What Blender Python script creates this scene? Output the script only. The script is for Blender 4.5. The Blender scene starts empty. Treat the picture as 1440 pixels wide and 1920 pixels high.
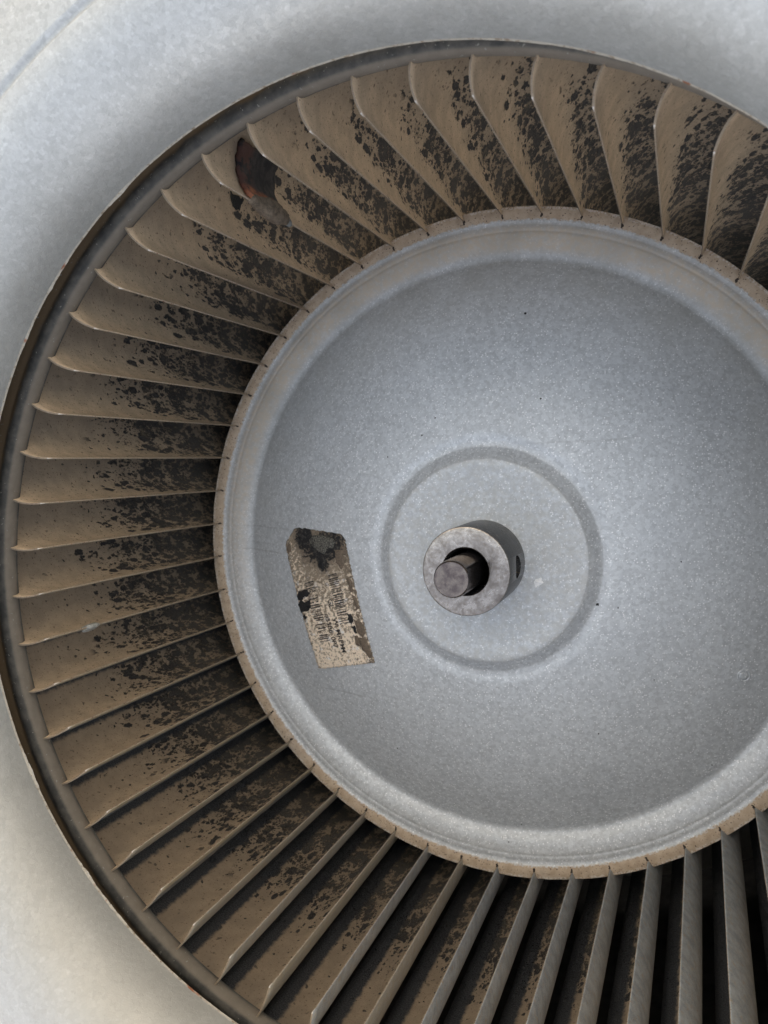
import bpy, bmesh, math, random
import numpy as np
from mathutils import Matrix, Vector, Euler
random.seed(7); rng = np.random.default_rng(7)
PI = math.pi
sc = bpy.context.scene
S = 0.14                      # metres per wheel unit (1 unit = radius of the blades' inner edge)
H = 0.62                      # height of the wheel axis above the ground
# wheel frame (x right, y up, z out of the inlet, wheel units) -> world; the inlet faces -Y, image-down is the sky side
TILT = math.radians(27)        # the inlet faces slightly up
WM = Matrix.Translation((0, 0, H)) @ Matrix.Rotation(-TILT, 4, 'X') @ Matrix.Rotation(math.radians(90), 4, 'X') @ Matrix.Rotation(PI, 4, 'Z')

# ---------------- camera ----------------
cd = bpy.data.cameras.new('camera'); cam = bpy.data.objects.new('camera', cd); sc.collection.objects.link(cam)
sc.camera = cam
cd.sensor_fit = 'VERTICAL'; cd.sensor_height = 36.0; cd.sensor_width = 27.0
cd.lens = 1475.88 / 1920 * 36
cd.clip_start = 0.01; cd.clip_end = 200
CL = (0.5402, 0.30945, 2.34539)
cam.matrix_world = WM @ Matrix.Translation(Vector(CL) * S) @ Matrix.Rotation(-0.0790, 4, 'X') @ Matrix.Rotation(0.37005, 4, 'Y')
cd.dof.use_dof = True; cd.dof.focus_distance = 0.275; cd.dof.aperture_fstop = 24
# ---------------- world, sun, exposure ----------------
SUN_EL, SUN_AZ = 52, 25       # the sun stands behind the blower: the inlet is in open shade
w = bpy.data.worlds.new('World'); sc.world = w; w.use_nodes = True
nt = w.node_tree; nt.nodes.clear()
sky = nt.nodes.new('ShaderNodeTexSky'); sky.sky_type = 'NISHITA'; sky.sun_disc = False
sky.sun_elevation = math.radians(SUN_EL); sky.sun_rotation = math.radians(SUN_AZ)
sky.air_density = 1.0; sky.dust_density = 3.0; sky.ozone_density = 0.6
bg = nt.nodes.new('ShaderNodeBackground'); bg.inputs[1].default_value = 0.14
wo = nt.nodes.new('ShaderNodeOutputWorld')
hs = nt.nodes.new('ShaderNodeHueSaturation'); hs.inputs['Saturation'].default_value = 0.38      # thin high cloud
nt.links.new(sky.outputs[0], hs.inputs['Color']); nt.links.new(hs.outputs[0], bg.inputs[0]); nt.links.new(bg.outputs[0], wo.inputs[0])
sd = bpy.data.lights.new('sun', 'SUN'); sd.energy = 3.2; sd.angle = math.radians(0.5); sd.color = (1, 0.95, 0.87)
so = bpy.data.objects.new('sun', sd); sc.collection.objects.link(so)
sv = Vector((math.sin(math.radians(SUN_AZ)) * math.cos(math.radians(SUN_EL)), math.cos(math.radians(SUN_AZ)) * math.cos(math.radians(SUN_EL)), math.sin(math.radians(SUN_EL))))
so.rotation_euler = sv.to_track_quat('Z', 'Y').to_euler(); so.location = (0, 3, 5)
vs = sc.view_settings; vs.view_transform = 'Standard'; vs.look = 'None'; vs.gamma = 1; vs.exposure = 1.5
sc.cycles.max_bounces = 8; sc.cycles.diffuse_bounces = 5; sc.cycles.glossy_bounces = 4

# ---------------- node helpers ----------------
class N:
    def __init__(s, name):
        s.m = bpy.data.materials.new(name); s.m.use_nodes = True; s.t = s.m.node_tree; s.t.nodes.clear()
        s.out = s.t.nodes.new('ShaderNodeOutputMaterial'); s.b = s.t.nodes.new('ShaderNodeBsdfPrincipled')
        s.t.links.new(s.b.outputs[0], s.out.inputs[0])
    def n(s, ty, **k):
        o = s.t.nodes.new(ty)
        for a, v in k.items(): setattr(o, a, v)
        return o
    def put(s, sock, v):
        if isinstance(v, bpy.types.NodeSocket): s.t.links.new(v, sock)
        elif v is not None: sock.default_value = v
    def math(s, op, a, b=None, c=None, clamp=False):
        o = s.n('ShaderNodeMath', operation=op, use_clamp=clamp); s.put(o.inputs[0], a); s.put(o.inputs[1], b)
        if c is not None: s.put(o.inputs[2], c)
        return o.outputs[0]
    def obj(s): return s.n('ShaderNodeTexCoord').outputs['Object']
    def uv(s): return s.n('ShaderNodeUVMap', uv_map='uv').outputs[0]
    def mapping(s, v, scale=(1, 1, 1), loc=(0, 0, 0), rot=(0, 0, 0)):
        o = s.n('ShaderNodeMapping'); s.put(o.inputs[0], v); s.put(o.inputs[1], loc); o.inputs[2].default_value = rot; o.inputs[3].default_value = scale
        return o.outputs[0]
    def noise(s, v, scale, detail=3, rough=.5, dist=0, w=None):
        o = s.n('ShaderNodeTexNoise'); 
        if w is not None: o.noise_dimensions = '4D'; s.put(o.inputs['W'], w)
        s.put(o.inputs['Vector'], v); o.inputs['Scale'].default_value = scale
        o.inputs['Detail'].default_value = detail; o.inputs['Roughness'].default_value = rough; o.inputs['Distortion'].default_value = dist
        return o.outputs['Fac']
    def voro(s, v, scale, feature='F1', rnd=1, out='Distance'):
        o = s.n('ShaderNodeTexVoronoi', feature=feature); s.put(o.inputs['Vector'], v); o.inputs['Scale'].default_value = scale
        o.inputs['Randomness'].default_value = rnd
        return o.outputs[out]
    def ramp(s, f, a, b, ca=0.0, cb=1.0):      # smooth map a..b -> ca..cb
        o = s.n('ShaderNodeMapRange', interpolation_type='SMOOTHSTEP'); s.put(o.inputs[0], f)
        s.put(o.inputs[1], a); s.put(o.inputs[2], b); s.put(o.inputs[3], ca); s.put(o.inputs[4], cb)
        return o.outputs[0]
    def mix(s, f, a, b):
        o = s.n('ShaderNodeMix', data_type='RGBA'); s.put(o.inputs[0], f)
        s.put(o.inputs[6], a if isinstance(a, bpy.types.NodeSocket) else (*a, 1)); s.put(o.inputs[7], b if isinstance(b, bpy.types.NodeSocket) else (*b, 1))
        return o.outputs[2]
    def bump(s, h, dist, strength=1.0):
        o = s.n('ShaderNodeBump'); s.put(o.inputs['Height'], h); o.inputs['Distance'].default_value = dist; s.put(o.inputs['Strength'], strength)
        s.t.links.new(o.outputs[0], s.b.inputs['Normal'])
    def set(s, **k):
        for a, v in k.items():
            sock = s.b.inputs[a.replace('_', ' ')]
            if isinstance(v, tuple) and len(v) == 3: v = (*v, 1)
            s.put(sock, v)
        return s.m
    def rad(s):                                 # radius about the wheel axis in wheel units
        o = s.n('ShaderNodeSeparateXYZ'); s.put(o.inputs[0], s.obj())
        r = s.math('SQRT', s.math('ADD', s.math('MULTIPLY', o.outputs[0], o.outputs[0]), s.math('MULTIPLY', o.outputs[1], o.outputs[1])))
        return s.math('DIVIDE', r, S), o.outputs
TAN = (0.72, 0.545, 0.365); TAN2 = (0.54, 0.41, 0.275); SOOT = (0.022, 0.024, 0.028)

def zinc_base(k, scale=1.0, tone=(0.60, 0.617, 0.625), amp=.72):
    """spangled galvanised sheet: crystal patches of slightly different grey, tiny bright flecks"""
    v = k.obj()
    wob = k.n('ShaderNodeTexNoise'); wob.inputs['Scale'].default_value = 900 / scale; k.put(wob.inputs['Vector'], v)
    va = k.n('ShaderNodeVectorMath', operation='MULTIPLY_ADD'); k.put(va.inputs[0], wob.outputs['Color']); va.inputs[1].default_value = (0.0011 * scale,) * 3; k.put(va.inputs[2], v)
    cell = k.voro(va.outputs[0], 780 / scale, out='Color')
    sp = k.n('ShaderNodeSeparateColor'); k.put(sp.inputs[0], cell)
    cell2 = k.voro(v, 1500 / scale, out='Color'); sp2 = k.n('ShaderNodeSeparateColor'); k.put(sp2.inputs[0], cell2)
    grain = k.noise(v, 2600 / scale, 2)
    big = k.noise(v, 34, 4)
    lum = k.math('ADD', k.math('MULTIPLY', sp.outputs[0], 0.34 * amp), k.math('MULTIPLY', sp2.outputs[0], 0.18 * amp))
    lum = k.math('ADD', lum, k.math('MULTIPLY', grain, 0.16)); lum = k.math('ADD', lum, k.math('MULTIPLY', big, 0.22))
    lum = k.math('ADD', lum, 0.54 + .24 * (1 - amp))
    c = k.n('ShaderNodeMix', data_type='RGBA', blend_type='MULTIPLY'); c.inputs[0].default_value = 1; c.inputs[6].default_value = (*tone, 1)
    cc = k.n('ShaderNodeCombineColor'); 
    for i in range(3): k.put(cc.inputs[i], lum)
    k.put(c.inputs[7], cc.outputs[0])
    rough = k.math('ADD', 0.40, k.math('MULTIPLY', sp.outputs[1], 0.14))
    hb = k.math('ADD', k.math('MULTIPLY', sp.outputs[2], 1.0), k.math('MULTIPLY', grain, .6))
    return c.outputs[2], rough, hb, sp2.outputs[1]

def mat_disc():
    k = N('galvanised_disc'); c, rough, hb, fl = zinc_base(k)
    r, xyz = k.rad(); v = k.obj()
    # white flecks
    f = k.math('MULTIPLY', k.ramp(fl, .84, .90), k.ramp(k.voro(v, 1500), .6, .3))
    c = k.mix(k.math('MULTIPLY', f, .8), c, (.98, .98, .98))
    # fine beige dust on the raised ring; warm light at the top painted in
    n1 = k.noise(v, 60, 4); n2 = k.noise(v, 500, 3)
    d = k.math('MULTIPLY', k.ramp(r, .885, .915), k.ramp(r, .985, .955)); up = k.ramp(xyz[1], -.5 * S, .6 * S, .08, 1.4); d = k.math('MULTIPLY', k.math('MULTIPLY', d, up), k.math('ADD', .34, k.math('MULTIPLY', k.ramp(n2, .3, .7), .42)))
    c = k.mix(d, c, (.68, .565, .43))
    d = k.math('MULTIPLY', k.math('MULTIPLY', k.ramp(r, .60, .88), up), k.math('MULTIPLY', n1, .55)); c = k.mix(d, c, (.30, .285, .24))  # olive shade round the dome's upper rim, painted into the zinc
    # caked dust on the flat flange, with a ragged crusty inner boundary
    rag = k.math('MULTIPLY', k.math('SUBTRACT', k.noise(v, 900, 3), .5), .016)
    tan = k.ramp(k.math('ADD', r, rag), .983, .989)
    dirt = k.noise(v, 300, 5, .6)
    tc = k.mix(k.ramp(dirt, .35, .7), (.50, .39, .28), (.40, .30, .205)); tc = k.mix(k.ramp(k.noise(v, 1400, 2), .62, .70), tc, (.10, .07, .05))
    edge = k.math('MULTIPLY', k.ramp(r, 1.010, 1.019), k.ramp(k.noise(v, 1300, 2), .45, .6))
    tc = k.mix(edge, tc, (.62, .56, .48))
    c = k.mix(tan, c, tc)
    crust = k.math('MULTIPLY', k.math('MULTIPLY', k.ramp(k.math('ADD', r, rag), .976, .983), k.ramp(k.math('ADD', r, rag), .990, .985)), k.ramp(k.noise(v, 1100, 1), .48, .60))
    c = k.mix(k.math('MULTIPLY', crust, .35), c, (.62, .60, .56))
    # grey dust film on the pressed plate round the hub
    c = k.mix(k.math('MULTIPLY', k.ramp(r, .300, .282), k.math('ADD', .02, k.math('MULTIPLY', k.ramp(n2, .3, .7), .62))), c, (.50, .49, .455))
    c = k.mix(k.math('MULTIPLY', k.ramp(k.noise(v, 26, 5, .6), .52, .72), .16), c, (.36, .38, .40))
    # wipe marks and faint drag lines near the label
    Y = xyz[1]; X = xyz[0]
    for y0, x0, x1, st in ((.075, -.93, -.66, .22), (-.008, -.94, -.70, .28), (.018, -.93, -.72, .12), (-.46, -.62, -.40, .25), (.33, .10, .42, .18)):
        dy = k.math('ABSOLUTE', k.math('SUBTRACT', k.math('ADD', Y, k.math('MULTIPLY', k.math('SUBTRACT', k.noise(v, 25, 3), .5), .0035)), y0 * S))
        mk = k.math('MULTIPLY', k.ramp(dy, .0006, .0001), k.math('MULTIPLY', k.ramp(X, x0 * S, (x0 + .05) * S), k.ramp(X, x1 * S, (x1 - .05) * S)))
        c = k.mix(k.math('MULTIPLY', mk, st), c, (.20, .19, .18))
    met = k.math('SUBTRACT', .18, k.math('MULTIPLY', k.math('MAXIMUM', tan, d), .6), clamp=True)
    k.bump(k.math('ADD', k.math('MULTIPLY', hb, .5), k.math('MULTIPLY', k.math('MULTIPLY', tan, dirt), 2.5)), .00010, .6)
    return k.set(Base_Color=c, Metallic=met, Roughness=k.math('ADD', rough, k.math('MULTIPLY', tan, .3)))

def mat_housing():
    k = N('galvanised_housing'); c, rough, hb, fl = zinc_base(k, 1.0, (.51, .52, .508), .45); v = k.obj()
    r, xyz = k.rad()
    blot = k.ramp(k.noise(v, 160, 5, .65), .45, .80); c = k.mix(k.math('MULTIPLY', blot, .12), c, (.27, .27, .25))
    b2 = k.ramp(k.noise(v, 520, 3, .6), .58, .68); c = k.mix(k.math('MULTIPLY', b2, .28), c, (.75, .76, .76))
    c = k.mix(k.math('MULTIPLY', k.ramp(xyz[1], .1 * S, -.9 * S), k.math('ADD', .15, k.math('MULTIPLY', k.noise(v, 18, 4), .5))), c, (.60, .54, .45))
    edge_shade = k.math('MULTIPLY', k.ramp(r, 1.16, 1.03), k.math('ADD', .3, k.noise(v, 40, 3))); c = k.mix(k.math('MULTIPLY', edge_shade, .55), c, (.27, .265, .235))  # shade where the throat turns inward, painted into the sheet colour
    k.bump(k.math('ADD', hb, k.math('MULTIPLY', k.noise(v, 30, 2), 6)), .00012, .6)
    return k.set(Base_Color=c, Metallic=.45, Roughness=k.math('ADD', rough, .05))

def mat_burr():
    k = N('cut_sheet_edge'); v = k.obj()
    n = k.noise(v, 700, 3, .6); c = k.mix(k.ramp(n, .48, .70), (.42, .385, .32), (.24, .19, .135))
    c = k.mix(k.ramp(k.noise(v, 150, 2), .62, .70), c, (.25, .10, .05))
    k.bump(n, .0003)
    return k.set(Base_Color=c, Metallic=.1, Roughness=.7)

def mat_ring():
    k = N('dusty_end_ring'); v = k.obj(); r, xyz = k.rad()
    n = k.noise(v, 260, 4, .6)
    c = k.mix(k.ramp(n, .3, .7), (.055, .055, .052), (.115, .108, .095))
    br = k.ramp(k.math('ADD', r, k.math('MULTIPLY', k.math('SUBTRACT', k.noise(v, 160, 3), .5), .03)), 1.090, 1.106)
    c = k.mix(br, c, (.15, .105, .06))
    lip = k.math('MULTIPLY', k.ramp(r, 1.074, 1.068), .5); c = k.mix(lip, c, (.28, .235, .18))
    c = k.mix(k.ramp(k.noise(v, 900, 2), .68, .74), c, (.26, .25, .22))
    k.bump(n, .0004, .8)
    return k.set(Base_Color=c, Metallic=.1, Roughness=.75)

def blade_coords(k):
    uv = k.uv(); sp = k.n('ShaderNodeSeparateXYZ'); k.put(sp.inputs[0], uv)
    seed = k.n('ShaderNodeAttribute', attribute_type='OBJECT', attribute_name='seed').outputs['Fac']
    fluff = k.n('ShaderNodeAttribute', attribute_type='OBJECT', attribute_name='fluff').outputs['Fac']
    off = k.n('ShaderNodeCombineXYZ'); k.put(off.inputs[0], seed); k.put(off.inputs[1], k.math('MULTIPLY', seed, 1.7))
    va = k.n('ShaderNodeVectorMath', operation='ADD'); k.put(va.inputs[0], uv); k.put(va.inputs[1], off.outputs[0])
    return va.outputs[0], sp.outputs[0], sp.outputs[1], seed, fluff

def mat_blade_face():
    """the hollow face: baked tan dust, black lint clinging in the hollow and towards the disc"""
    k = N('blade_hollow_face'); P, s, z, seed, fluff = blade_coords(k)
    n = k.noise(P, 22, 5, .6); n2 = k.noise(P, 260, 4, .7)
    tan = k.mix(k.ramp(n, .3, .7), TAN2, TAN); tan = k.mix(k.math('MULTIPLY', k.ramp(n2, .45, .62), .30), tan, (.38, .30, .21))
    # shade near the ring, painted as a greyer coat
    tan = k.mix(k.math('MULTIPLY', k.ramp(z, .60, .84), k.math('MULTIPLY', k.ramp(s, .07, .15), .45)), tan, (.30, .27, .24))
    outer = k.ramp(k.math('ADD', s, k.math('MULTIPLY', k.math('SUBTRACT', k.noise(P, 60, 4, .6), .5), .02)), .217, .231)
    tan = k.mix(k.math('MULTIPLY', k.ramp(s, .045, .19), .55), tan, (.23, .195, .155))  # shade under the neighbouring blade painted in, deeper towards the outer edge
    # worn bright rim along the inner edge
    tan = k.mix(k.math('MULTIPLY', k.ramp(s, .016, .003), .35), tan, (.62, .52, .41))
    # small rust-brown specks
    speck = k.math('MAXIMUM', k.ramp(k.noise(P, 150, 3, .65), .615, .65), k.ramp(k.noise(P, 75, 2, .5), .69, .705)); tan = k.mix(k.math('MULTIPLY', speck, .75), tan, (.13, .085, .055))
    # lint density
    s0 = k.math('MULTIPLY_ADD', z, .10, .016)
    fs = k.ramp(k.math('SUBTRACT', s, s0), -.006, .050)
    fz = k.ramp(z, k.math('MULTIPLY_ADD', fluff, .42, .38), k.math('MULTIPLY_ADD', fluff, .40, .0))
    f = k.math('MULTIPLY', fs, fz); f = k.math('MINIMUM', f, 1.0)
    deep = k.ramp(z, .22, .02, 0, .5); f = k.math('MAXIMUM', f, k.math('MULTIPLY', deep, k.ramp(s, .008, .05)))
    Q = k.mapping(P, scale=(1, .52, 1), rot=(0, 0, math.radians(-28)))
    dn = k.n('ShaderNodeTexNoise'); k.put(dn.inputs['Vector'], P); dn.inputs['Scale'].default_value = 130; dn.inputs['Detail'].default_value = 3
    wq = k.n('ShaderNodeVectorMath', operation='MULTIPLY_ADD'); k.put(wq.inputs[0], dn.outputs['Color']); wq.inputs[1].default_value = (.011, .011, .011); k.put(wq.inputs[2], Q)
    def flakes(scale, gain, rmin, rvar):
        vo = k.n('ShaderNodeTexVoronoi', feature='F1'); k.put(vo.inputs['Vector'], wq.outputs[0]); vo.inputs['Scale'].default_value = scale
        sc3 = k.n('ShaderNodeSeparateColor'); k.put(sc3.inputs[0], vo.outputs['Color'])
        here = k.ramp(k.math('SUBTRACT', k.math('MULTIPLY', f, gain), sc3.outputs[0]), 0, .06)
        rr_ = k.math('MULTIPLY_ADD', sc3.outputs[1], rvar, rmin)
        return k.math('MULTIPLY', here, k.ramp(k.math('SUBTRACT', vo.outputs['Distance'], rr_), .05, -.03))
    big = k.ramp(k.noise(P, 16, 2), .35, .65, .55, 1.25)
    f = k.math('MULTIPLY', f, big)
    lint = k.math('MAXIMUM', k.math('MAXIMUM', flakes(48, .80, .30, .34), flakes(95, .75, .30, .30)), flakes(190, .55, .25, .30))
    thr = k.math('MULTIPLY_ADD', f, -.31, .81); felt = k.ramp(k.noise(Q, 70, 5, .65), thr, k.math('ADD', thr, .10)); lint = k.math('MAXIMUM', lint, felt)
    lone = k.math('MULTIPLY', k.ramp(k.noise(P, 55, 1), .70, .715), k.ramp(z, .80, .5)); lint = k.math('MAXIMUM', lint, lone)
    fib = k.noise(k.mapping(P, scale=(1, .30, 1), rot=(0, 0, math.radians(-32))), 260, 4, .7)
    lc = k.mix(k.ramp(fib, .42, .68), SOOT, (.11, .104, .096)); lc = k.mix(k.math('MULTIPLY', k.ramp(f, .5, 1), .25), lc, (.19, .165, .135))
    lc = k.mix(k.ramp(k.noise(P, 20, 2), .62, .76), lc, (.22, .18, .12))
    dusty = k.math('MULTIPLY', f, k.math('MULTIPLY', k.ramp(fib, .38, .6), .45)); tan = k.mix(dusty, tan, (.17, .14, .105))
    deepclump = k.ramp(k.noise(Q, 58, 4, .6), .50, .60); lc = k.mix(k.math('MULTIPLY', deepclump, .6), lc, (.035, .037, .042))
    lc = k.mix(k.ramp(z, .22, .03, 0, .5), lc, (.17, .155, .135)); c = k.mix(k.math('MULTIPLY', lint, .94), tan, lc)  # lint paler near the disc: bounced light painted into its colour
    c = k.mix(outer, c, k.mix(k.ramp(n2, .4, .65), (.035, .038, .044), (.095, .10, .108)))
    h = k.math('ADD', k.math('MULTIPLY', lint, k.math('ADD', .6, fib)), k.math('MULTIPLY', n2, .12))
    k.bump(h, .0009, 1.0)
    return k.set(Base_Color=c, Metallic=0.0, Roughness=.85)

def mat_blade_back():
    k = N('blade_back_face'); P, s, z, seed, fluff = blade_coords(k)
    n = k.noise(P, 70, 5, .6); g = k.noise(P, 500, 3)
    g5 = k.noise(P, 30, 6, .7); c = k.mix(k.ramp(g5, .3, .7), (.25, .275, .295), (.42, .45, .47)); c = k.mix(k.math('MULTIPLY', k.ramp(g, .55, .7), .5), c, (.62, .64, .65)); c = k.mix(k.ramp(n, .50, .75), c, (.38, .32, .24))
    c = k.mix(k.ramp(k.noise(P, 300, 2), .68, .73), c, (.16, .07, .035))
    k.bump(g, .00015, .6)
    c = k.mix(k.math('MULTIPLY', k.ramp(fluff, .24, .40), k.ramp(n, .1, .5)), c, (.36, .30, .20)); c = k.mix(k.math('MULTIPLY', k.ramp(fluff, .3, .45), k.ramp(s, .010, .022)), c, (.10, .11, .12))
    return k.set(Base_Color=c, Metallic=.15, Roughness=.65)

def mat_blade_edge():
    k = N('blade_cut_edge'); P, s, z, seed, fluff = blade_coords(k)
    n = k.noise(P, 120, 4, .65); c = k.mix(k.ramp(n, .35, .6), (.30, .24, .17), (.42, .345, .26))
    c = k.mix(k.ramp(k.noise(P, 200, 3, .6), .56, .66), c, (.17, .055, .025))
    c = k.mix(k.ramp(z, .45, .05, 0, .55), c, (.09, .06, .04))
    c = k.mix(k.ramp(z, .812, .822, 0, .75), c, (.24, .19, .135)); bright = k.math('MULTIPLY', k.ramp(z, .80, .812), k.ramp(z, .828, .818)); c = k.mix(k.math('MULTIPLY', bright, k.math('MULTIPLY', k.ramp(s, .004, .001), .7)), c, (.80, .76, .70))
    k.bump(n, .0002)
    return k.set(Base_Color=c, Metallic=0.0, Roughness=.85)

def mat_dark(name, col, rough=.8, scale=90, crack=0):
    k = N(name); v = k.obj(); n = k.ramp(k.noise(v, scale, 5, .65), .25, .75)
    c = k.mix(n, tuple(x * .6 for x in col), tuple(min(.97, x * 1.4) for x in col)); k.bump(k.noise(v, max(400, scale), 3), .0004)
    if crack: c = k.mix(k.ramp(k.voro(v, crack, 'DISTANCE_TO_EDGE'), .10, .02), c, (.02, .018, .016))
    return k.set(Base_Color=c, Roughness=rough)

def mat_hub():
    k = N('machined_hub_steel'); v = k.obj(); r, xyz = k.rad()
    n = k.noise(v, 260, 5, .65, .5); sc_ = k.noise(k.mapping(v, scale=(1, .25, 1), rot=(0, 0, .6)), 700, 3)
    top = k.ramp(xyz[2], .383 * S, .389 * S)
    face = k.mix(k.ramp(n, .3, .7), (.22, .19, .165), (.50, .455, .41)); face = k.mix(k.math('MULTIPLY', k.ramp(k.noise(v, 900, 4, .7), .46, .66), .6), face, (.22, .18, .14))
    side = k.mix(k.ramp(n, .3, .7), (.050, .050, .052), (.085, .083, .082)); side = k.mix(k.ramp(k.noise(v, 900, 2), .68, .72), side, (.25, .20, .14))
    inner = k.ramp(r, .0655, .0600); c = k.mix(top, side, k.mix(k.math('MULTIPLY', inner, k.ramp(n, .40, .5)), face, (.07, .06, .055)))
    k.bump(k.math('ADD', n, sc_), .00012, .7)
    return k.set(Base_Color=c, Metallic=k.ramp(top, 0, 1, .5, 1.0), Roughness=k.math('ADD', k.math('MULTIPLY', n, .22), .14))

def mat_shaft():
    k = N('motor_shaft_steel'); v = k.obj(); n = k.noise(v, 330, 5, .65)
    sx = k.n('ShaderNodeSeparateXYZ'); k.put(sx.inputs[0], v); top = k.ramp(sx.outputs[2], .515 * S, .519 * S)
    face = k.mix(k.ramp(n, .35, .65), (.13, .105, .10), (.26, .22, .19)); side = k.mix(n, (.06, .056, .058), (.20, .18, .175))
    k.bump(n, .00012, .6)
    return k.set(Base_Color=k.mix(top, side, face), Metallic=.85, Roughness=.27)

def mat_label():
    k = N('worn_paper_label'); uv = k.uv(); sp = k.n('ShaderNodeSeparateXYZ'); k.put(sp.inputs[0], uv); U, V = sp.outputs[0], sp.outputs[1]
    n = k.noise(k.mapping(uv, scale=(1, 1, 1)), 17, 6, .75, .3); n2 = k.noise(k.mapping(uv, loc=(4, 2, 0), scale=(1, .7, 1)), 26, 5, .6)
    pap = k.mix(n2, (.97, .81, .62), (.84, .68, .51))
    pap = k.mix(k.ramp(k.noise(uv, 9, 3), .55, .7), pap, (.90, .84, .78))
    # grime thickens towards the upper (peeled) end
    dens = k.math('MULTIPLY_ADD', V, .065, .0); thr = k.math('SUBTRACT', .575, dens)
    g = k.ramp(n, thr, k.math('ADD', thr, .05)); pap = k.mix(k.math('MULTIPLY', g, .8), pap, (.19, .145, .095))
    g2 = k.ramp(n2, .54, .60); pap = k.mix(k.math('MULTIPLY', g2, .75), pap, (.24, .175, .115))
    # dust veil in the middle
    mid = k.math('MULTIPLY', k.ramp(V, 1.2, 1.6), k.ramp(U, .18, .30)); mid = k.math('MULTIPLY', mid, .55); pap = k.mix(mid, pap, (.30, .235, .165))
    right = k.math('MULTIPLY', k.ramp(U, .85, .93), k.ramp(n, .42, .5)); pap = k.mix(right, pap, (.22, .17, .12))
    vv = k.math('DIVIDE', V, 2.35)
    def blob(u0, v0, ru, rv, amp):
        a = k.math('POWER', k.math('DIVIDE', k.math('SUBTRACT', U, u0), ru), 2.0); b = k.math('POWER', k.math('DIVIDE', k.math('SUBTRACT', vv, v0), rv), 2.0)
        return k.math('ADD', k.math('ADD', a, b), k.math('MULTIPLY', k.math('SUBTRACT', n2, .5), amp))
    so = k.math('MINIMUM', blob(.66, .85, .34, .105, 4.5), k.math('MINIMUM', blob(.36, .96, .15, .11, 3.5), blob(.58, .76, .10, .075, 4)))
    sm = k.ramp(so, 1.15, .65); pap = k.mix(k.ramp(so, 2.4, 1.0, 0, .65), pap, (.16, .125, .09)); pap = k.mix(sm, pap, (.016, .015, .015))
    pap = k.mix(k.math('MULTIPLY', k.math('MULTIPLY', sm, k.ramp(n, .52, .6)), .5), pap, (.13, .115, .095))
    k.bump(k.math('ADD', g, k.math('ADD', n2, sm)), .00022, .9)
    return k.set(Base_Color=pap, Roughness=.75)

M = dict(disc=mat_disc(), housing=mat_housing(), burr=mat_burr(), ring=mat_ring(), face=mat_blade_face(), back=mat_blade_back(), edge=mat_blade_edge(),
         dark=mat_dark('dirty_scroll', (.07, .07, .073)), hub=mat_hub(), shaft=mat_shaft(), label=mat_label(),
         ink=mat_dark('faded_print', (.05, .04, .036), .8, 1800), soot_and_shade=mat_dark('black_soot_and_shade', (.016, .015, .015), .7, 1500), crust=mat_dark('grey_ash_crust', (.15, .14, .115), .85, 1600, 900),
         grime=mat_dark('slot_grime_brown', (.045, .032, .024)), lump=mat_dark('dust_caked_metal', (.16, .122, .085), .95, 700), clip=mat_dark('pale_zinc_clip', (.34, .335, .30), .7, 900),
         black=mat_dark('black_hole_paint', (.012, .012, .012)), worn=mat_dark('worn_grey_metal', (.15, .15, .135)), mud=mat_dark('brown_stain_blister', (.16, .12, .085), .8, 1500))

def mat_rust():
    k = N('burnt_rusty_clip'); v = k.obj(); uv = k.uv(); sp = k.n('ShaderNodeSeparateXYZ'); k.put(sp.inputs[0], uv)
    n = k.noise(v, 230, 5, .65); n2 = k.noise(v, 110, 4, .6)
    c = k.mix(k.ramp(n, .4, .7), (.016, .016, .018), (.055, .048, .045))
    rs = k.ramp(k.math('ADD', sp.outputs[0], k.math('MULTIPLY', k.math('SUBTRACT', n2, .5), .07)), .052, .022)
    rc = k.mix(n, (.30, .065, .035), (.50, .22, .085)); c = k.mix(k.math('MULTIPLY', rs, k.ramp(n, .33, .45)), c, rc)
    rz = k.math('MULTIPLY', k.ramp(sp.outputs[1], .630, .665), k.ramp(n2, .47, .55)); c = k.mix(k.math('MULTIPLY', rz, .5), c, (.16, .065, .045))
    k.bump(n, .0008)
    return k.set(Base_Color=c, Roughness=.8)
M['rust'] = mat_rust()
kw = N('white_paint'); M['white'] = kw.set(Base_Color=(.95, .95, .94), Roughness=.6)
def mat_ground():
    k = N('sunlit_concrete'); v = k.obj(); n = k.noise(v, 3, 6); c = k.mix(n, (.46, .42, .36), (.58, .53, .46)); k.bump(k.noise(v, 60, 4), .01)
    return k.set(Base_Color=c, Roughness=.9)
M['ground'] = mat_ground()

# ---------------- object helpers ----------------
def link(name, me, parent=None, mats=(), smooth=True):
    o = bpy.data.objects.new(name, me); sc.collection.objects.link(o)
    for m in mats: me.materials.append(m)
    if smooth: me.polygons.foreach_set('use_smooth', [True] * len(me.polygons))
    if parent: o.parent = parent
    return o
def mesh(name, V, F, uvs=None, mi=None):
    me = bpy.data.meshes.new(name); me.from_pydata([(x * S, y * S, z * S) for x, y, z in V], [], F)
    if uvs is not None:
        l = me.uv_layers.new(name='uv'); l.data.foreach_set('uv', np.array([uvs[i] for f in F for i in f], dtype=np.float32).ravel())
    if mi is not None: me.polygons.foreach_set('material_index', mi)
    me.update(); return me
def lathe(prof, n=256, c=(0, 0), close=False, jit=None):
    V, F = [], []
    for i, (r, z) in enumerate(prof):
        for j in range(n):
            a = 2 * PI * j / n; rr = r + (jit(i, j) if jit else 0)
            V.append((c[0] + rr * math.cos(a), c[1] + rr * math.sin(a), z))
    m = len(prof)
    for i in range(m if close else m - 1):
        for j in range(n):
            a, b, c2, d = i * n + j, i * n + (j + 1) % n, ((i + 1) % m) * n + (j + 1) % n, ((i + 1) % m) * n + j
            F.append((a, b, c2, d))
    return V, F
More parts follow.
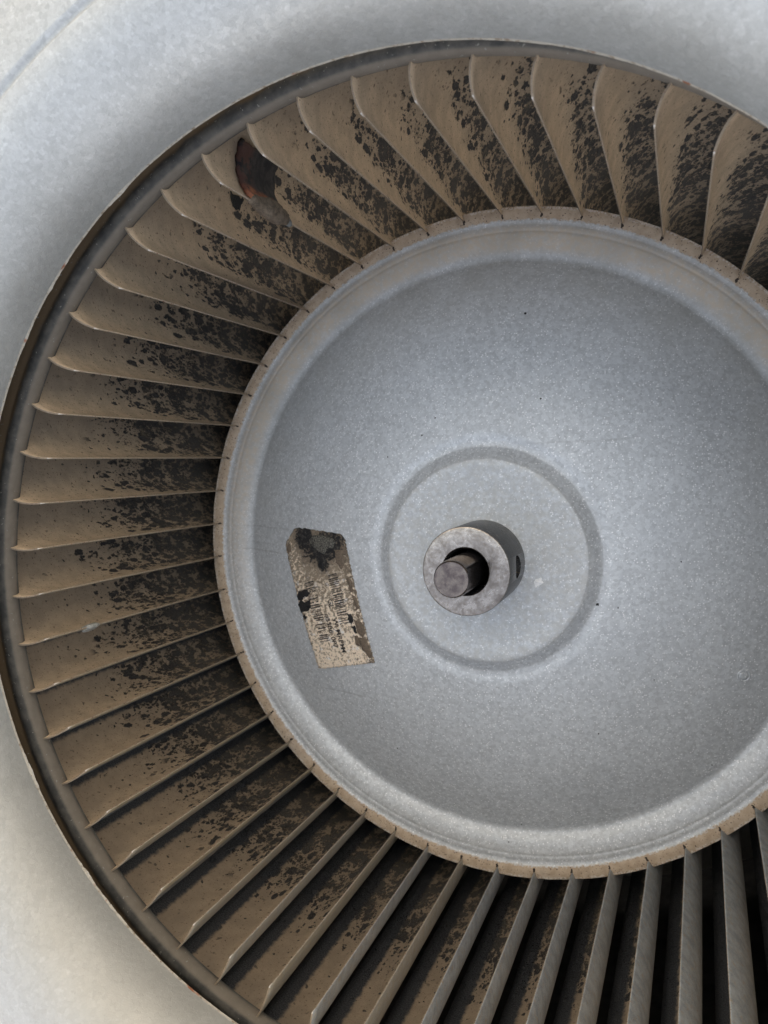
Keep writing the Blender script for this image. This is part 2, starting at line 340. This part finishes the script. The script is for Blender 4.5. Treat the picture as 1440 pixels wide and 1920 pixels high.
def fix(me):
    bm = bmesh.new(); bm.from_mesh(me); bmesh.ops.recalc_face_normals(bm, faces=bm.faces); bm.to_mesh(me); bm.free()
def empty(name, label, cat, mat=WM):
    o = bpy.data.objects.new(name, None); sc.collection.objects.link(o); o.matrix_world = mat; o.empty_display_size = .05
    o['label'] = label; o['category'] = cat; return o
def smooth_curve(pts, n=8):                    # Catmull-Rom through profile points
    P = [np.array(p, float) for p in pts]; P = [2 * P[0] - P[1]] + P + [2 * P[-1] - P[-2]]; out = []
    for i in range(1, len(P) - 2):
        for k in range(n):
            t = k / n; a, b, c, d = P[i - 1:i + 3]
            out.append(tuple(.5 * ((2 * b) + (-a + c) * t + (2 * a - 5 * b + 4 * c - d) * t * t + (-a + 3 * b - 3 * c + d) * t ** 3)))
    return out + [tuple(P[-2])]

# ---------------- blower wheel ----------------
wheel = empty('blower_fan', 'dirty galvanised squirrel-cage blower wheel with curved blades inside the round inlet', 'blower fan')

DPTS = []
for r in np.linspace(.345, .866, 24): DPTS.append((r, .160 - .100 * ((r - .340) / .530) - .090 * ((r - .340) / .530) ** 2.2))
prof = smooth_curve([(.117, .196), (.124, .1945), (.138, .193), (.165, .191), (.22, .190), (.264, .1925), (.275, .1925), (.284, .1910), (.292, .1865), (.318, .1640), (.330, .1590), (.345, .1575)], 5)[:-1]
prof += DPTS
prof += smooth_curve([(.872, -.0325), (.880, -.0345), (.888, -.0335), (.898, -.0285), (.910, -.0225), (.924, -.0180), (.937, -.0158), (.948, -.0150), (.955, -.0160), (.961, -.0150), (.968, -.0155), (.974, -.0165), (.981, -.0155), (.9845, -.0135), (.9870, -.0105), (1.0, -.004), (1.019, -.003), (1.0215, -.005), (1.0215, -.012), (1.017, -.014)], 4)
def dome_z(r):
    return float(np.interp(r, [p[0] for p in prof], [p[1] for p in prof]))
NJ = 540
def dj(i, j): return .0016 * (rng.random() - .5) if prof[i][0] > 1.019 else 0
V, F = lathe(prof, NJ, jit=dj); me = mesh('centre_disc', V, F); fix(me)
link('centre_disc', me, wheel, [M['disc']])
# back of the disc so that it has a thickness
V, F = lathe([(.117, .19), (.28, .17), (.337, .150), (.60, .08), (.875, -.050), (1.0, -.020), (1.016, -.0145)], 128); link('disc_backing', mesh('disc_backing', V, F), wheel, [M['disc']])

# blades
A = np.array([1., 0]); Cc = np.array([1.159, -.111]); dd = Cc - A; L = np.hypot(*dd); dd /= L; nn = np.array([dd[1], -dd[0]])
sg = .05; hc = L / 2; R = (hc * hc + sg * sg) / (2 * sg); O = (A + Cc) / 2 + nn * (R - sg); a0 = math.atan2(*(A - O)[::-1]); SMAX = 2 * math.asin(hc / R) * R
PHI0, STEP, TW = .84705, 2 * PI / 54, -.01169
def bxy(s, off=0):
    if s > SMAX:                                # flat trailing lip beyond the hollow
        e = bxy(SMAX, off); return e + (s - SMAX) * np.array([.17, -.985])
    al = a0 - s / R; return O + (R + off) * np.array([math.cos(al), math.sin(al)])
def bpt(k, s, z, off=0):
    q = bxy(s, off); th = PHI0 + k * STEP + TW * z / .815; c, d = math.cos(th), math.sin(th)
    return (q[0] * c - q[1] * d, q[0] * d + q[1] * c, z)
def ztop(s): return .815 + .0275 * math.sin(PI / 2 * min(1, s / .072)) ** .9
TH = .0038
def blade_mesh(k, wob):
    ss = [0, .002, .006, .014, .025, .038, .052, .07, .09, .112, .136, .16, .184, .207, SMAX, SMAX + .022, SMAX + .046]; zz = list(np.linspace(-.80, 0, 5)) + [.0 + x for x in np.linspace(.04, 1, 26)]
    V, UV, F, mi = [], [], [], []
    nz, ns = len(zz), len(ss)
    for side in (0, 1):
        for i, s in enumerate(ss):
            for j, t in enumerate(zz):
                z = t if t <= 0 else t * ztop(s)
                o = (TH if side else 0) - .0019
                if i == 0: o *= .55
                dz = wob * math.sin(5 * z + k) * (1 if z > 0 else 0) * max(0, 1 - s / .1)
                V.append(bpt(k, s, z, o + dz)); UV.append((s, z))
    g = lambda sd, i, j: sd * ns * nz + i * nz + j
    for i in range(ns - 1):
        for j in range(nz - 1):
            F.append((g(0, i, j), g(0, i, j + 1), g(0, i + 1, j + 1), g(0, i + 1, j))); mi.append(0)
            F.append((g(1, i, j), g(1, i + 1, j), g(1, i + 1, j + 1), g(1, i, j + 1))); mi.append(1)
    for j in range(nz - 1):
        F.append((g(0, 0, j), g(1, 0, j), g(1, 0, j + 1), g(0, 0, j + 1))); mi.append(2)
        F.append((g(0, ns - 1, j), g(0, ns - 1, j + 1), g(1, ns - 1, j + 1), g(1, ns - 1, j))); mi.append(2)
    for i in range(ns - 1):
        F.append((g(0, i, nz - 1), g(1, i, nz - 1), g(1, i + 1, nz - 1), g(0, i + 1, nz - 1))); mi.append(2)
        F.append((g(0, i, 0), g(0, i + 1, 0), g(1, i + 1, 0), g(1, i, 0))); mi.append(2)
    me = mesh('blade', V, F, UV, mi)
    return me
for k in range(54):
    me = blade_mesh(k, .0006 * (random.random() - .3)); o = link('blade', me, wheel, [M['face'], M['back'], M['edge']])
    # shade smooth across the face only: the cut edges stay crisp
    me.polygons.foreach_set('use_smooth', [p.material_index < 2 for p in me.polygons])
    kk = k if k < 47 else k - 54
    o['seed'] = random.random() * 40
    o['fluff'] = float(np.interp(kk, [-7, 0, 6, 9, 13, 18, 22, 26, 31, 38, 47], [.9, 1.0, .92, .78, .62, .50, .46, .40, .30, .2, .2]) + random.uniform(-.05, .05))

# end ring: rolled channel that holds the blade ends
rp = smooth_curve([(1.0745, .812), (1.0675, .830), (1.0665, .846), (1.0715, .857), (1.082, .862), (1.092, .8615), (1.104, .858), (1.120, .860), (1.145, .862), (1.168, .858), (1.180, .845), (1.183, .82), (1.183, .70)], 5)
V, F = lathe(rp, 320); me = mesh('end_ring', V, F); fix(me); link('end_ring', me, wheel, [M['ring']])
V, F = lathe([(1.183, -.70), (1.183, -.82), (1.17, -.84), (1.07, -.83)], 128); link('end_ring', mesh('end_ring', V, F), wheel, [M['ring']])

# grime where each blade runs through its slot (one lump per blade)
V, F = [], []
for k in range(54):
    for i in range(4):
        s = -.004 - .0022 * i + random.uniform(-.0012, .0012); cx = bpt(k, 0, 0); rr = math.hypot(cx[0], cx[1]); th = math.atan2(cx[1], cx[0]) + random.uniform(-.0015, .0015)
        r0 = rr + s + .004; sz = random.uniform(.0022, .0040); b = len(V); zc = dome_z(r0) + .001
        for a in range(7):
            an = a / 7 * 2 * PI; q = sz * random.uniform(.7, 1.2); V.append(((r0 + q * 1.2 * math.cos(an)) * math.cos(th) - q * math.sin(an) * math.sin(th), (r0 + q * 1.2 * math.cos(an)) * math.sin(th) + q * math.sin(an) * math.cos(th), zc))
        V.append((r0 * math.cos(th), r0 * math.sin(th), zc + .004))
        for a in range(7): F.append((b + a, b + (a + 1) % 7, b + 7))
o = link('slot_grime', mesh('slot_grime', V, F), wheel, [M['grime']]); o['kind'] = 'stuff'

# hub with bore, chamfers and set-screw hole
hp = [(.0586, -.20), (.0586, .352), (.0587, .370), (.0594, .383), (.0615, .3882), (.0640, .390), (.112, .390), (.1155, .3885), (.1172, .385), (.1172, .15), (.1172, -.20)]
V, F = lathe(hp, 128, close=True); hm = mesh('hub', V, F); fix(hm); hub = link('hub', hm, wheel, [M['hub']])
cm = bpy.data.meshes.new('cut'); bm = bmesh.new()
bmesh.ops.create_cone(bm, cap_ends=True, segments=40, radius1=.031 * S, radius2=.031 * S, depth=.10 * S, matrix=Matrix.Translation((.118 * S, .0 * S, .285 * S)) @ Matrix.Rotation(PI / 2, 4, 'Y'))
bm.to_mesh(cm); bm.free(); co = bpy.data.objects.new('cut', cm); sc.collection.objects.link(co); co.matrix_world = WM
hub.matrix_world = WM
bpy.context.view_layer.update()
mod = hub.modifiers.new('b', 'BOOLEAN'); mod.operation = 'DIFFERENCE'; mod.object = co; mod.solver = 'EXACT'
dg = bpy.context.evaluated_depsgraph_get(); nm = bpy.data.meshes.new_from_object(hub.evaluated_get(dg)); hub.modifiers.clear(); hub.data = nm; nm.name = 'hub'
bpy.data.objects.remove(co); hub.matrix_parent_inverse = Matrix.Identity(4); hub.matrix_basis = Matrix.Identity(4)
if not nm.materials: nm.materials.append(M['hub'])
for i in range(len(nm.materials)): nm.materials[i] = M['hub']
nm.polygons.foreach_set('use_smooth', [abs(p.normal.z) < .5 and (p.center.x ** 2 + p.center.y ** 2) ** .5 > .05 * S and p.area < 1e-4 for p in nm.polygons])
nm.set_sharp_from_angle(angle=math.radians(35)); nm.polygons.foreach_set('use_smooth', [True] * len(nm.polygons))
# socket set screw down the hole
bm = bmesh.new(); ring = []
for (x, r) in [(.100, .0285), (.1045, .0285), (.1055, .0265), (.1055, .0150), (.0900, .0140), (.0900, .0)]:
    if r == 0: ring.append([bm.verts.new((x * S, 0, .285 * S))]); continue
    row = []
    for j in range(30):
        a = 2 * PI * j / 30; rr = r if r > .02 else r * (1 / math.cos(((a + PI / 6) % (PI / 3)) - PI / 6)) * .9
        row.append(bm.verts.new((x * S, rr * math.cos(a) * S, (.285 + rr * math.sin(a)) * S)))
    ring.append(row)
for a, b in zip(ring, ring[1:]):
    for j in range(30):
        if len(b) == 1: bm.faces.new((a[j], a[(j + 1) % 30], b[0]))
        else: bm.faces.new((a[j], a[(j + 1) % 30], b[(j + 1) % 30], b[j]))
me = bpy.data.meshes.new('set_screw'); bm.to_mesh(me); bm.free(); fix(me); link('set_screw', me, hub, [M['shaft']], smooth=False)

# rivet-like punch mark on the dome
rx, ry = .6784, -.3214; rr0 = math.hypot(rx, ry); zc = dome_z(rr0)
sl = (dome_z(rr0 + .01) - dome_z(rr0 - .01)) / .02; nrm = Vector((-sl * rx / rr0, -sl * ry / rr0, 1)).normalized(); qt = nrm.to_track_quat('Z', 'Y').to_matrix()
V, F = lathe([(.0001, .0012), (.008, .0014), (.0125, .0012), (.0135, -.005), (.0150, -.004), (.0165, .0026), (.0180, .0014), (.0195, -.003)], 40)
V = [tuple(qt @ Vector(v) + Vector((rx, ry, zc))) for v in V]; me = mesh('rivet', V, F); fix(me); link('rivet', me, wheel, [M['disc']])

# balance clips: (a) rusty burnt clip, (b) small pale clip
cl = empty('clip_tmp', '', ''); bpy.data.objects.remove(cl)
def sheet(k, pts_sz, off, thick):           # slab that follows the blade's hollow face; pts_sz grid of (s, z)
    V, UV, F = [], [], []; n, m = len(pts_sz), len(pts_sz[0])
    for sd in (0, 1):
        for i in range(n):
            for j in range(m):
                s, z = pts_sz[i][j]; V.append(bpt(k, s, z, off - sd * thick)); UV.append((s, z))
    g = lambda sd, i, j: sd * n * m + i * m + j
    for i in range(n - 1):
        for j in range(m - 1):
            F.append((g(0, i, j), g(0, i, j + 1), g(0, i + 1, j + 1), g(0, i + 1, j))); F.append((g(1, i, j), g(1, i + 1, j), g(1, i + 1, j + 1), g(1, i, j + 1)))
    for i in range(n - 1):
        for j in (0, m - 1): F.append((g(0, i, j), g(0, i + 1, j), g(1, i + 1, j), g(1, i, j)))
    for j in range(m - 1):
        for i in (0, n - 1): F.append((g(0, i, j), g(1, i, j), g(1, i, j + 1), g(0, i, j + 1)))
    return V, UV, F
def ragged(s, z): return (s + .003 * math.sin(z * 190) + random.uniform(-.0015, .0015), z)
grid = []
for i in range(15):
    s = .004 + .150 * i / 14; row = []
    z0 = .530 + .004 * math.sin(i * 1.3); z1 = .702 + .003 * math.sin(i * 2.1)
    for j in range(15): row.append(ragged(s, z0 + (z1 - z0) * j / 14) if i in (0, 14) else (s, z0 + (z1 - z0) * j / 14))
    grid.append(row)
V, UV, F = sheet(10, grid, -.0045, .010); me = mesh('balance_weight', V, F, UV); fix(me)
bw = link('balance_weight', me, wheel, [M['rust']]); bw['label'] = 'burnt rusty weight clipped on one blade'
# folded lip of that weight, wrapped round the blade's inner edge and caked with dust
V, UV, F = [], [], []
nz_ = 18; na = 12
for j in range(nz_):
    t = j / (nz_ - 1); z = .512 + (.690 - .512) * t; fat = .5 + .5 * math.sin(PI * min(1, t * 1.15)) + .06 * math.sin(t * 23)
    for a in range(na + 1):
        an = -PI / 2 + PI * a / na * 1.15; s = .010 - (.040 * fat) * math.cos(an); off = -.004 + (.024 * fat) * math.sin(an)
        q = bxy(0, off); dirs = bxy(.01, off) - q; q = q + dirs * (s / .01); th = PHI0 + 10 * STEP + TW * z / .815; c, d = math.cos(th), math.sin(th)
        jx = .0012 * random.uniform(-1, 1)
        V.append((q[0] * c - q[1] * d + jx, q[0] * d + q[1] * c + jx, z)); UV.append((s, z))
g = lambda j, a: j * (na + 1) + a
for j in range(nz_ - 1):
    for a in range(na): F.append((g(j, a), g(j, a + 1), g(j + 1, a + 1), g(j + 1, a)))
F.append(tuple(g(0, a) for a in range(na + 1))); F.append(tuple(g(nz_ - 1, a) for a in reversed(range(na + 1))))
me = mesh('folded_lip', V, F, UV); fix(me); link('folded_lip', me, bw, [M['lump']])
# pale worn tip of the fold
V, F = [], []
for j in range(6):
    z = .505 + .020 * j / 5; f = math.sin(PI * (j + .6) / 6.2)
    for a in range(9):
        an = 2 * PI * a / 8 if a < 8 else 0; s = -.004 - .020 * f * math.cos(an); off = -.003 + .011 * f * math.sin(an)
        q = bxy(0, off); q = q + (bxy(.01, off) - q) * (s / .01); th = PHI0 + 10 * STEP + TW * z / .815; c, d = math.cos(th), math.sin(th); V.append((q[0] * c - q[1] * d, q[0] * d + q[1] * c, z))
for j in range(5):
    for a in range(8): F.append((j * 9 + a, j * 9 + (a + 1) % 8, (j + 1) * 9 + (a + 1) % 8, (j + 1) * 9 + a))
F.append(tuple(range(8))); F.append(tuple(45 + a for a in range(8)))
me = mesh('worn_tip', V, F); fix(me); link('worn_tip', me, bw, [M['worn']])

V, F = [], []; nz_ = 10; na = 12
for j in range(nz_):
    t = j / (nz_ - 1); z = .622 + .047 * t; f = min(1, .55 + 1.6 * t, .75 + 1.5 * (1 - t)) 
    for a in range(na + 1):
        an = -PI / 2 + PI * a / na; s = .006 - .016 * f * math.cos(an); off = .0 + .0085 * f * math.sin(an)
        if a == 0 or a == na: s += .014
        q = bxy(0, off); q = q + (bxy(.01, off) - q) * (s / .01); th = PHI0 + 21 * STEP + TW * z / .815; c, d = math.cos(th), math.sin(th); V.append((q[0] * c - q[1] * d, q[0] * d + q[1] * c, z))
g = lambda j, a: j * (na + 1) + a
for j in range(nz_ - 1):
    for a in range(na): F.append((g(j, a), g(j, a + 1), g(j + 1, a + 1), g(j + 1, a)))
F.append(tuple(g(0, a) for a in range(na + 1))); F.append(tuple(g(nz_ - 1, a) for a in reversed(range(na + 1))))
me = mesh('balance_clip', V, F); fix(me); o = link('balance_clip', me, wheel, [M['clip']]); o['label'] = 'small pale clip on a blade edge'
grid = [[(.118 + .0055 * i, .492 + .050 * j / 9) for j in range(10)] for i in range(7)]  # shade in the gap beside the rusty weight, painted as a black patch
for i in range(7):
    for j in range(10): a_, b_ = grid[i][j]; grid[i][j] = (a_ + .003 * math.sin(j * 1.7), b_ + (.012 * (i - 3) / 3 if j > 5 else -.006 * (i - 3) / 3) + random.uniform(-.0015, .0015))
V, UV, F = sheet(11, grid, -.0030, .0012); link('scrape_and_shade', mesh('scrape_and_shade', V, F, UV), wheel, [M['soot_and_shade']])
# black scrape beside the small clip
grid = [[(.020 + .007 * i + .003 * math.sin(j), .655 + .060 * j / 9) for j in range(10)] for i in range(2)]
for j in range(10): grid[1][j] = (grid[0][j][0] + .0095 * math.sin(PI * (j + .6) / 10) + random.uniform(0, .002), grid[1][j][1])
V, UV, F = sheet(21, grid, -.0030, .0012); link('scrape_and_shade', mesh('scrape_and_shade', V, F, UV), wheel, [M['soot_and_shade']])

# label: a worn paper sticker on the dome
C0 = [(-.5976, -.391), (-.369, -.3323), (-.4582, .018), (-.613, .0692), (-.7076, .038)]   # bottom-left, bottom-right, right shoulder, apex, top-left
bl, br, tl = np.array(C0[0]), np.array(C0[1]), np.array(C0[4])
EU = br - bl; tr = tl + EU * .97 + np.array([.02, .02])
LW = np.hypot(*EU); LH = np.hypot(*(tl - bl))
def lab_xy(u, v):
    """u 0..1 across, v 0..1 up the sticker -> wheel x, y"""
    a = bl + (br - bl) * u; b = tl + (tr - tl) * u; return a + (b - a) * v
def lab_pt(u, v, h):
    x, y = lab_xy(u, v); r = math.hypot(x, y); return (x, y, dome_z(r) + h)
def top_v(u): return float(np.interp(u, [0, .10, .22, .30, .96, 1.0], [.965, 1.0, 1.045, 1.04, .895, .86]))
V, UV, F = [], [], []; nu, nv = 36, 90
for hgt in (.0008, .0032):
    for i in range(nu + 1):
        u = i / nu
        for j in range(nv + 1):
            v = j / nv * top_v(u); uu = u
            if i in (0, nu): uu += random.uniform(-.012, .012)
            vv = v + (random.uniform(-.006, .006) if j in (0, nv) else 0)
            bum = .0004 * math.sin(u * 17 + v * 9) * math.sin(v * 31)  if hgt > .002 else 0
            V.append(lab_pt(uu, vv, hgt + bum)); UV.append((u, v * 2.35))
g = lambda sd, i, j: sd * (nu + 1) * (nv + 1) + i * (nv + 1) + j
for i in range(nu):
    for j in range(nv): F.append((g(1, i, j), g(1, i + 1, j), g(1, i + 1, j + 1), g(1, i, j + 1)))
for i in range(nu):
    F.append((g(0, i, 0), g(0, i + 1, 0), g(1, i + 1, 0), g(1, i, 0))); F.append((g(0, i, nv), g(1, i, nv), g(1, i + 1, nv), g(0, i + 1, nv)))
for j in range(nv):
    F.append((g(0, 0, j), g(1, 0, j), g(1, 0, j + 1), g(0, 0, j + 1))); F.append((g(0, nu, j), g(0, nu, j + 1), g(1, nu, j + 1), g(1, nu, j)))
me = mesh('label', V, F, UV); label = link('label', me, wheel, [M['label']]); label['label'] = 'grimy torn paper label with two faded barcodes'
def patch(name, pts, h, mat, parent, n=3, jag=.006, bulge=.002):
    """blob lying on the sticker: outline in (u, v), domed a little"""
    V, F = [], []; m = len(pts); P = []
    for i in range(m):
        a, b = np.array(pts[i]), np.array(pts[(i + 1) % m])
        for t in range(n): P.append(a + (b - a) * t / n + np.array([random.uniform(-jag, jag), random.uniform(-jag, jag) * .5]))
    c = np.mean(P, 0); q = len(P)
    for f, e in ((1, 0), (.93, .6), (.6, 1)):
        for p_ in P: x = c + (p_ - c) * f; V.append(lab_pt(x[0], x[1], h + bulge * e * random.uniform(.7, 1.2)))
    V.append(lab_pt(c[0], c[1], h + bulge))
    for k_ in range(2):
        for i in range(q): F.append((k_ * q + i, k_ * q + (i + 1) % q, (k_ + 1) * q + (i + 1) % q, (k_ + 1) * q + i))
    for i in range(q): F.append((2 * q + i, 2 * q + (i + 1) % q, 3 * q))
    return link(name, mesh(name, V, F), parent, [mat])
patch('ash_crust', [(.44, .93), (.52, .955), (.62, .94), (.74, .915), (.84, .88), (.86, .85), (.80, .825), (.70, .83), (.64, .80), (.56, .83), (.50, .86), (.46, .89)], .0045, M['crust'], label, 6, .006, .004)
for pts in ([(-.02, .565), (.05, .60), (.20, .60), (.24, .56), (.20, .545), (.12, .55), (.08, .535), (.0, .53)], [(-.03, .50), (.04, .53), (.10, .505), (.22, .52), (.20, .46), (.12, .445), (.0, .44)], [(-.01, .41), (.04, .43), (.07, .40), (.02, .38)],
            [(.78, .365), (.84, .36), (.86, .30), (.80, .285), (.77, .31)], [(.80, .275), (.86, .27), (.85, .22), (.82, .22)], [(.52, .735), (.60, .76), (.60, .72), (.55, .70)]):
    patch('soot_stain', pts, .0040, M['soot_and_shade'], label, 3, .012)
for pts in ([(.86, .32), (.97, .29), (1.0, .21), (.92, .18), (.86, .22)], [(.86, .19), (.98, .17), (1.01, .05), (.94, .03), (.87, .09)], [(.80, .20), (.86, .20), (.86, .12), (.79, .13)], [(.90, .60), (.97, .58), (.97, .50), (.92, .50)], [(.93, .49), (.99, .45), (.99, .38), (.94, .37)],
            [(.82, .80), (.92, .80), (.95, .72), (.86, .66), (.80, .72)], [(.93, .84), (1.0, .79), (1.0, .72), (.94, .76)], [(.01, .93), (.08, .97), (.09, .90), (.03, .88)]):
    patch('blister', pts, .0034, M['mud'], label, 3, .010, .0035)
# barcodes: flat printed bars running across the sticker
def bars(u0, u1, v0, v1, seed):
    r_ = random.Random(seed); V, F = [], []; v = v0
    while v < v1:
        wd = r_.choice([.0035, .0045, .0060, .0085]); sk = -.012
        if r_.random() < .9:
            ua = u0 + r_.uniform(-.006, .006); ub = u1 + r_.uniform(-.02, .006); nseg = 8
            for q in range(nseg):
                if r_.random() < .06: continue
                a, b2 = ua + (ub - ua) * q / nseg, ua + (ub - ua) * (q + 1) / nseg; b = len(V)
                for (x, y) in ((a, v), (b2, v), (b2, v + wd), (a, v + wd)): V.append(lab_pt(x, y, .0047))
                F.append((b, b + 1, b + 2, b + 3))
        v += wd + r_.choice([.0050, .0060, .0085, .012])
    return link('barcode', mesh('barcode', V, F), label, [M['ink']])
bars(.20, .37, .20, .66, 3); bars(.62, .79, .30, .66, 5)
dgt = None
def print_text(txt, u0, v0, size, spacing=1.0):
    """text that reads down the sticker, drawn flat on its surface; (u0, v0) = start of the line, size in v units"""
    cu = bpy.data.curves.new('t', 'FONT'); cu.body = txt; cu.size = 1; cu.space_character = spacing; cu.offset = .012; to = bpy.data.objects.new('t', cu); sc.collection.objects.link(to)
    bpy.context.view_layer.update(); me = bpy.data.meshes.new_from_object(to.evaluated_get(bpy.context.evaluated_depsgraph_get())); bpy.data.objects.remove(to)
    V = [lab_pt(u0 + (v_.co.y * size) * LH / LW, v0 - v_.co.x * size, .0052) for v_ in me.vertices]
    F = [tuple(p_.vertices) for p_ in me.polygons]
    return link('printed_line', mesh('printed_line', V, F), label, [M['ink']])
for t_, v_ in (('GL', .490), ('W', .352), ('MRPM', .270), ('M', .140)): print_text(t_, .525, v_, .056)
print_text('#5586', .405, .395, .056); print_text('0P7', .405, .225, .056)

# smear lines and grit on the disc are one loose deposit
V, F = [], []
def grit(x, y, sz, hh=.5):
    b = len(V); r = math.hypot(x, y); z = dome_z(r) + .0006; m = 8
    for a in range(m): q = sz * random.uniform(.6, 1.2); V.append((x + q * math.cos(a / m * 2 * PI), y + q * math.sin(a / m * 2 * PI), z))
    V.append((x, y, z + sz * hh))
    for a in range(m): F.append((b + a, b + (a + 1) % m, b + m))

# motor shaft with a flat, standing proud of the hub bore (the motor's, not the wheel's)
V, F = [], []; ns_ = 72; sect = [(-.8, .046, 0), (.20, .046, 1), (.5090, .046, 1), (.5195, .0432, 1)]
sect = [(-.8, .0475, 0), (.507, .0475, 1), (.5160, .0458, 1), (.520, .0428, 1)]
for z, r, fl in sect:
    for j in range(ns_):
        a = 2 * PI * j / ns_; x, y = r * math.cos(a), r * math.sin(a)
        fx = .0335 if z < .5 or True else 9
        if fl and z < .512 or z < 0: x = min(x, fx)
        elif z < .518: x = min(x, .040)
        V.append((x, y, z))
for i in range(len(sect) - 1):
    for j in range(ns_): F.append((i * ns_ + j, i * ns_ + (j + 1) % ns_, (i + 1) * ns_ + (j + 1) % ns_, (i + 1) * ns_ + j))
F.append(tuple((len(sect) - 1) * ns_ + j for j in range(ns_)))
me = mesh('motor_shaft', V, F); fix(me); sh = link('motor_shaft', me, None, [M['shaft']]); me.set_sharp_from_angle(angle=math.radians(25))
sh.matrix_world = WM @ Matrix.Rotation(math.radians(-4), 4, 'Z'); sh['label'] = 'dark steel motor shaft end standing in the bore of the hub'; sh['category'] = 'motor shaft'

# ---------------- blower housing ----------------
house = empty('blower_housing', 'pale grey galvanised blower housing around the round inlet opening', 'blower housing')
HC = (-.01328, .02595)
def hr(a):                                     # gentle out-of-round of the inlet opening
    return 0.0022 * math.sin(2 * a + .6) + .0014 * math.sin(3 * a + 2)
hp_ = [(1.0215 + .170 * (1 - math.cos(t)), .947 + .198 * math.sin(t)) for t in np.linspace(0.0, PI / 2, 22)]
hp_ += [(1.194, 1.1452), (1.1975, 1.1405), (1.204, 1.1385), (1.2105, 1.1405), (1.213, 1.1455), (1.22, 1.147), (1.30, 1.148), (1.45, 1.148), (1.60, 1.148)]
V, F = lathe(hp_, 360, HC); V = [(x, y, z + (max(0, 1.1455 - z) * (0.5 - 0.5 * math.cos(min(1, max(0, abs(math.atan2(y, x) - 2.25) - .75) / .35) * PI)) if 1.195 < math.hypot(x - HC[0], y - HC[1]) < 1.215 else 0)) for x, y, z in V]
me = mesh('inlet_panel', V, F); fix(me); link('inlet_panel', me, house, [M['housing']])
# outside sheet of the throat and the square of the side plate
V, F = lathe([(1.0245, .949), (1.05, 1.02), (1.12, 1.11), (1.20, 1.135), (1.6, 1.138)], 160, HC); link('inlet_backing', mesh('inlet_backing', V, F), house, [M['dark']])
# ragged cut edge of the throat
V, F = [], []; NB = 1400; jr = np.cumsum(rng.normal(0, 1, NB)); jr -= np.linspace(0, jr[-1], NB); ker = np.ones(5) / 5
nz1 = np.convolve(rng.normal(0, 1, NB + 4), ker, 'valid')[:NB]; tooth = np.clip(np.convolve(rng.normal(0, 1, NB + 18), np.ones(19) / 19, 'valid')[:NB] * 4.0, 0, 2)
for j in range(NB):
    a = 2 * PI * j / NB; e = .00035 * nz1[j] + 0.0030 * tooth[j] * (1 if math.cos(a - 3.75) > .80 else (.5 if math.cos(a - 2.5) > .9 else .12))
    for (r, z) in ((1.0222, .952), (1.0208 - abs(e) * .4, .9485), (1.0203 - e, .9462), (1.0228, .9455 - .3 * e), (1.0245, .952)): V.append((HC[0] + r * math.cos(a), HC[1] + r * math.sin(a), z))
for j in range(NB):
    for q in range(5): F.append((j * 5 + q, j * 5 + (q + 1) % 5, ((j + 1) % NB) * 5 + (q + 1) % 5, ((j + 1) % NB) * 5 + q))
me = mesh('cut_edge', V, F); fix(me); link('cut_edge', me, house, [M['burr']], smooth=False)
# scroll wall, growing round the wheel, and back plate
V, F = [], []; NS = 160
for j in range(NS):
    a = 2 * PI * j / NS; r = 1.34 + .26 * (((a + .9) % (2 * PI)) / (2 * PI))
    for z in (-1.10, 1.137): V.append((r * math.cos(a), r * math.sin(a), z))
for j in range(NS):                            # unseen discharge outlet, put at the upper right to let light in
    if 18 < j * 360 / NS < 105: continue
    b = (j + 1) % NS; F.append((j * 2, b * 2, b * 2 + 1, j * 2 + 1))
link('scroll_wall', mesh('scroll_wall', V, F), house, [M['dark']])
V = [(-1.75, -1.75, -1.10), (1.75, -1.75, -1.10), (1.75, 1.75, -1.10), (-1.75, 1.75, -1.10), (-1.75, -1.75, -1.11), (1.75, -1.75, -1.11), (1.75, 1.75, -1.11), (-1.75, 1.75, -1.11)]
link('back_plate', mesh('back_plate', V, [(0, 1, 2, 3), (4, 7, 6, 5), (0, 4, 5, 1), (1, 5, 6, 2), (2, 6, 7, 3), (3, 7, 4, 0)]), house, [M['housing']], smooth=False)

# ---------------- small loose things ----------------
V, F = [], []
for (x, y, sz) in [(.3066, -.1165, .0045), (.155, .45, .003), (-.19, .36, .003), (-.15, .41, .003), (.30, -.50, .0022), (-.33, -.63, .0022), (.05, -.86, .0022), (.01, -.92, .0022), (.52, .0, .0022), (.36, -.125, .0022), (.45, -.33, .002), (.10, .70, .004), (.60, -.60, .002), (-.30, .30, .0022)]: grit(x, y, sz)
o = link('grit', mesh('grit', V, F), None, [M['black']]); o.matrix_world = WM; o['kind'] = 'stuff'; o['label'] = 'loose black grit scattered on the grey dome'; o['category'] = 'grit'
V, F = [], []
grit(.1529, -.0559, .0145, .35); grit(.158, -.047,   .006, .4); grit(.146, -.066, .004, .4); grit(.150, -.048, .003, .4)
o = link('paint_chip', mesh('paint_chip', V, F), None, [M['white']], smooth=False); o.matrix_world = WM; o['label'] = 'tiny white chip on the flat plate right of the hub'; o['category'] = 'paint chip'

# ---------------- ground in front of the unit: it only sends light up into the inlet ----------------
me = bpy.data.meshes.new('ground'); me.from_pydata([(-60, -60, 0), (60, -60, 0), (60, 60, 0), (-60, 60, 0)], [], [(0, 1, 2, 3)])
g_ = bpy.data.objects.new('ground', me); sc.collection.objects.link(g_); me.materials.append(M['ground']); g_['kind'] = 'structure'
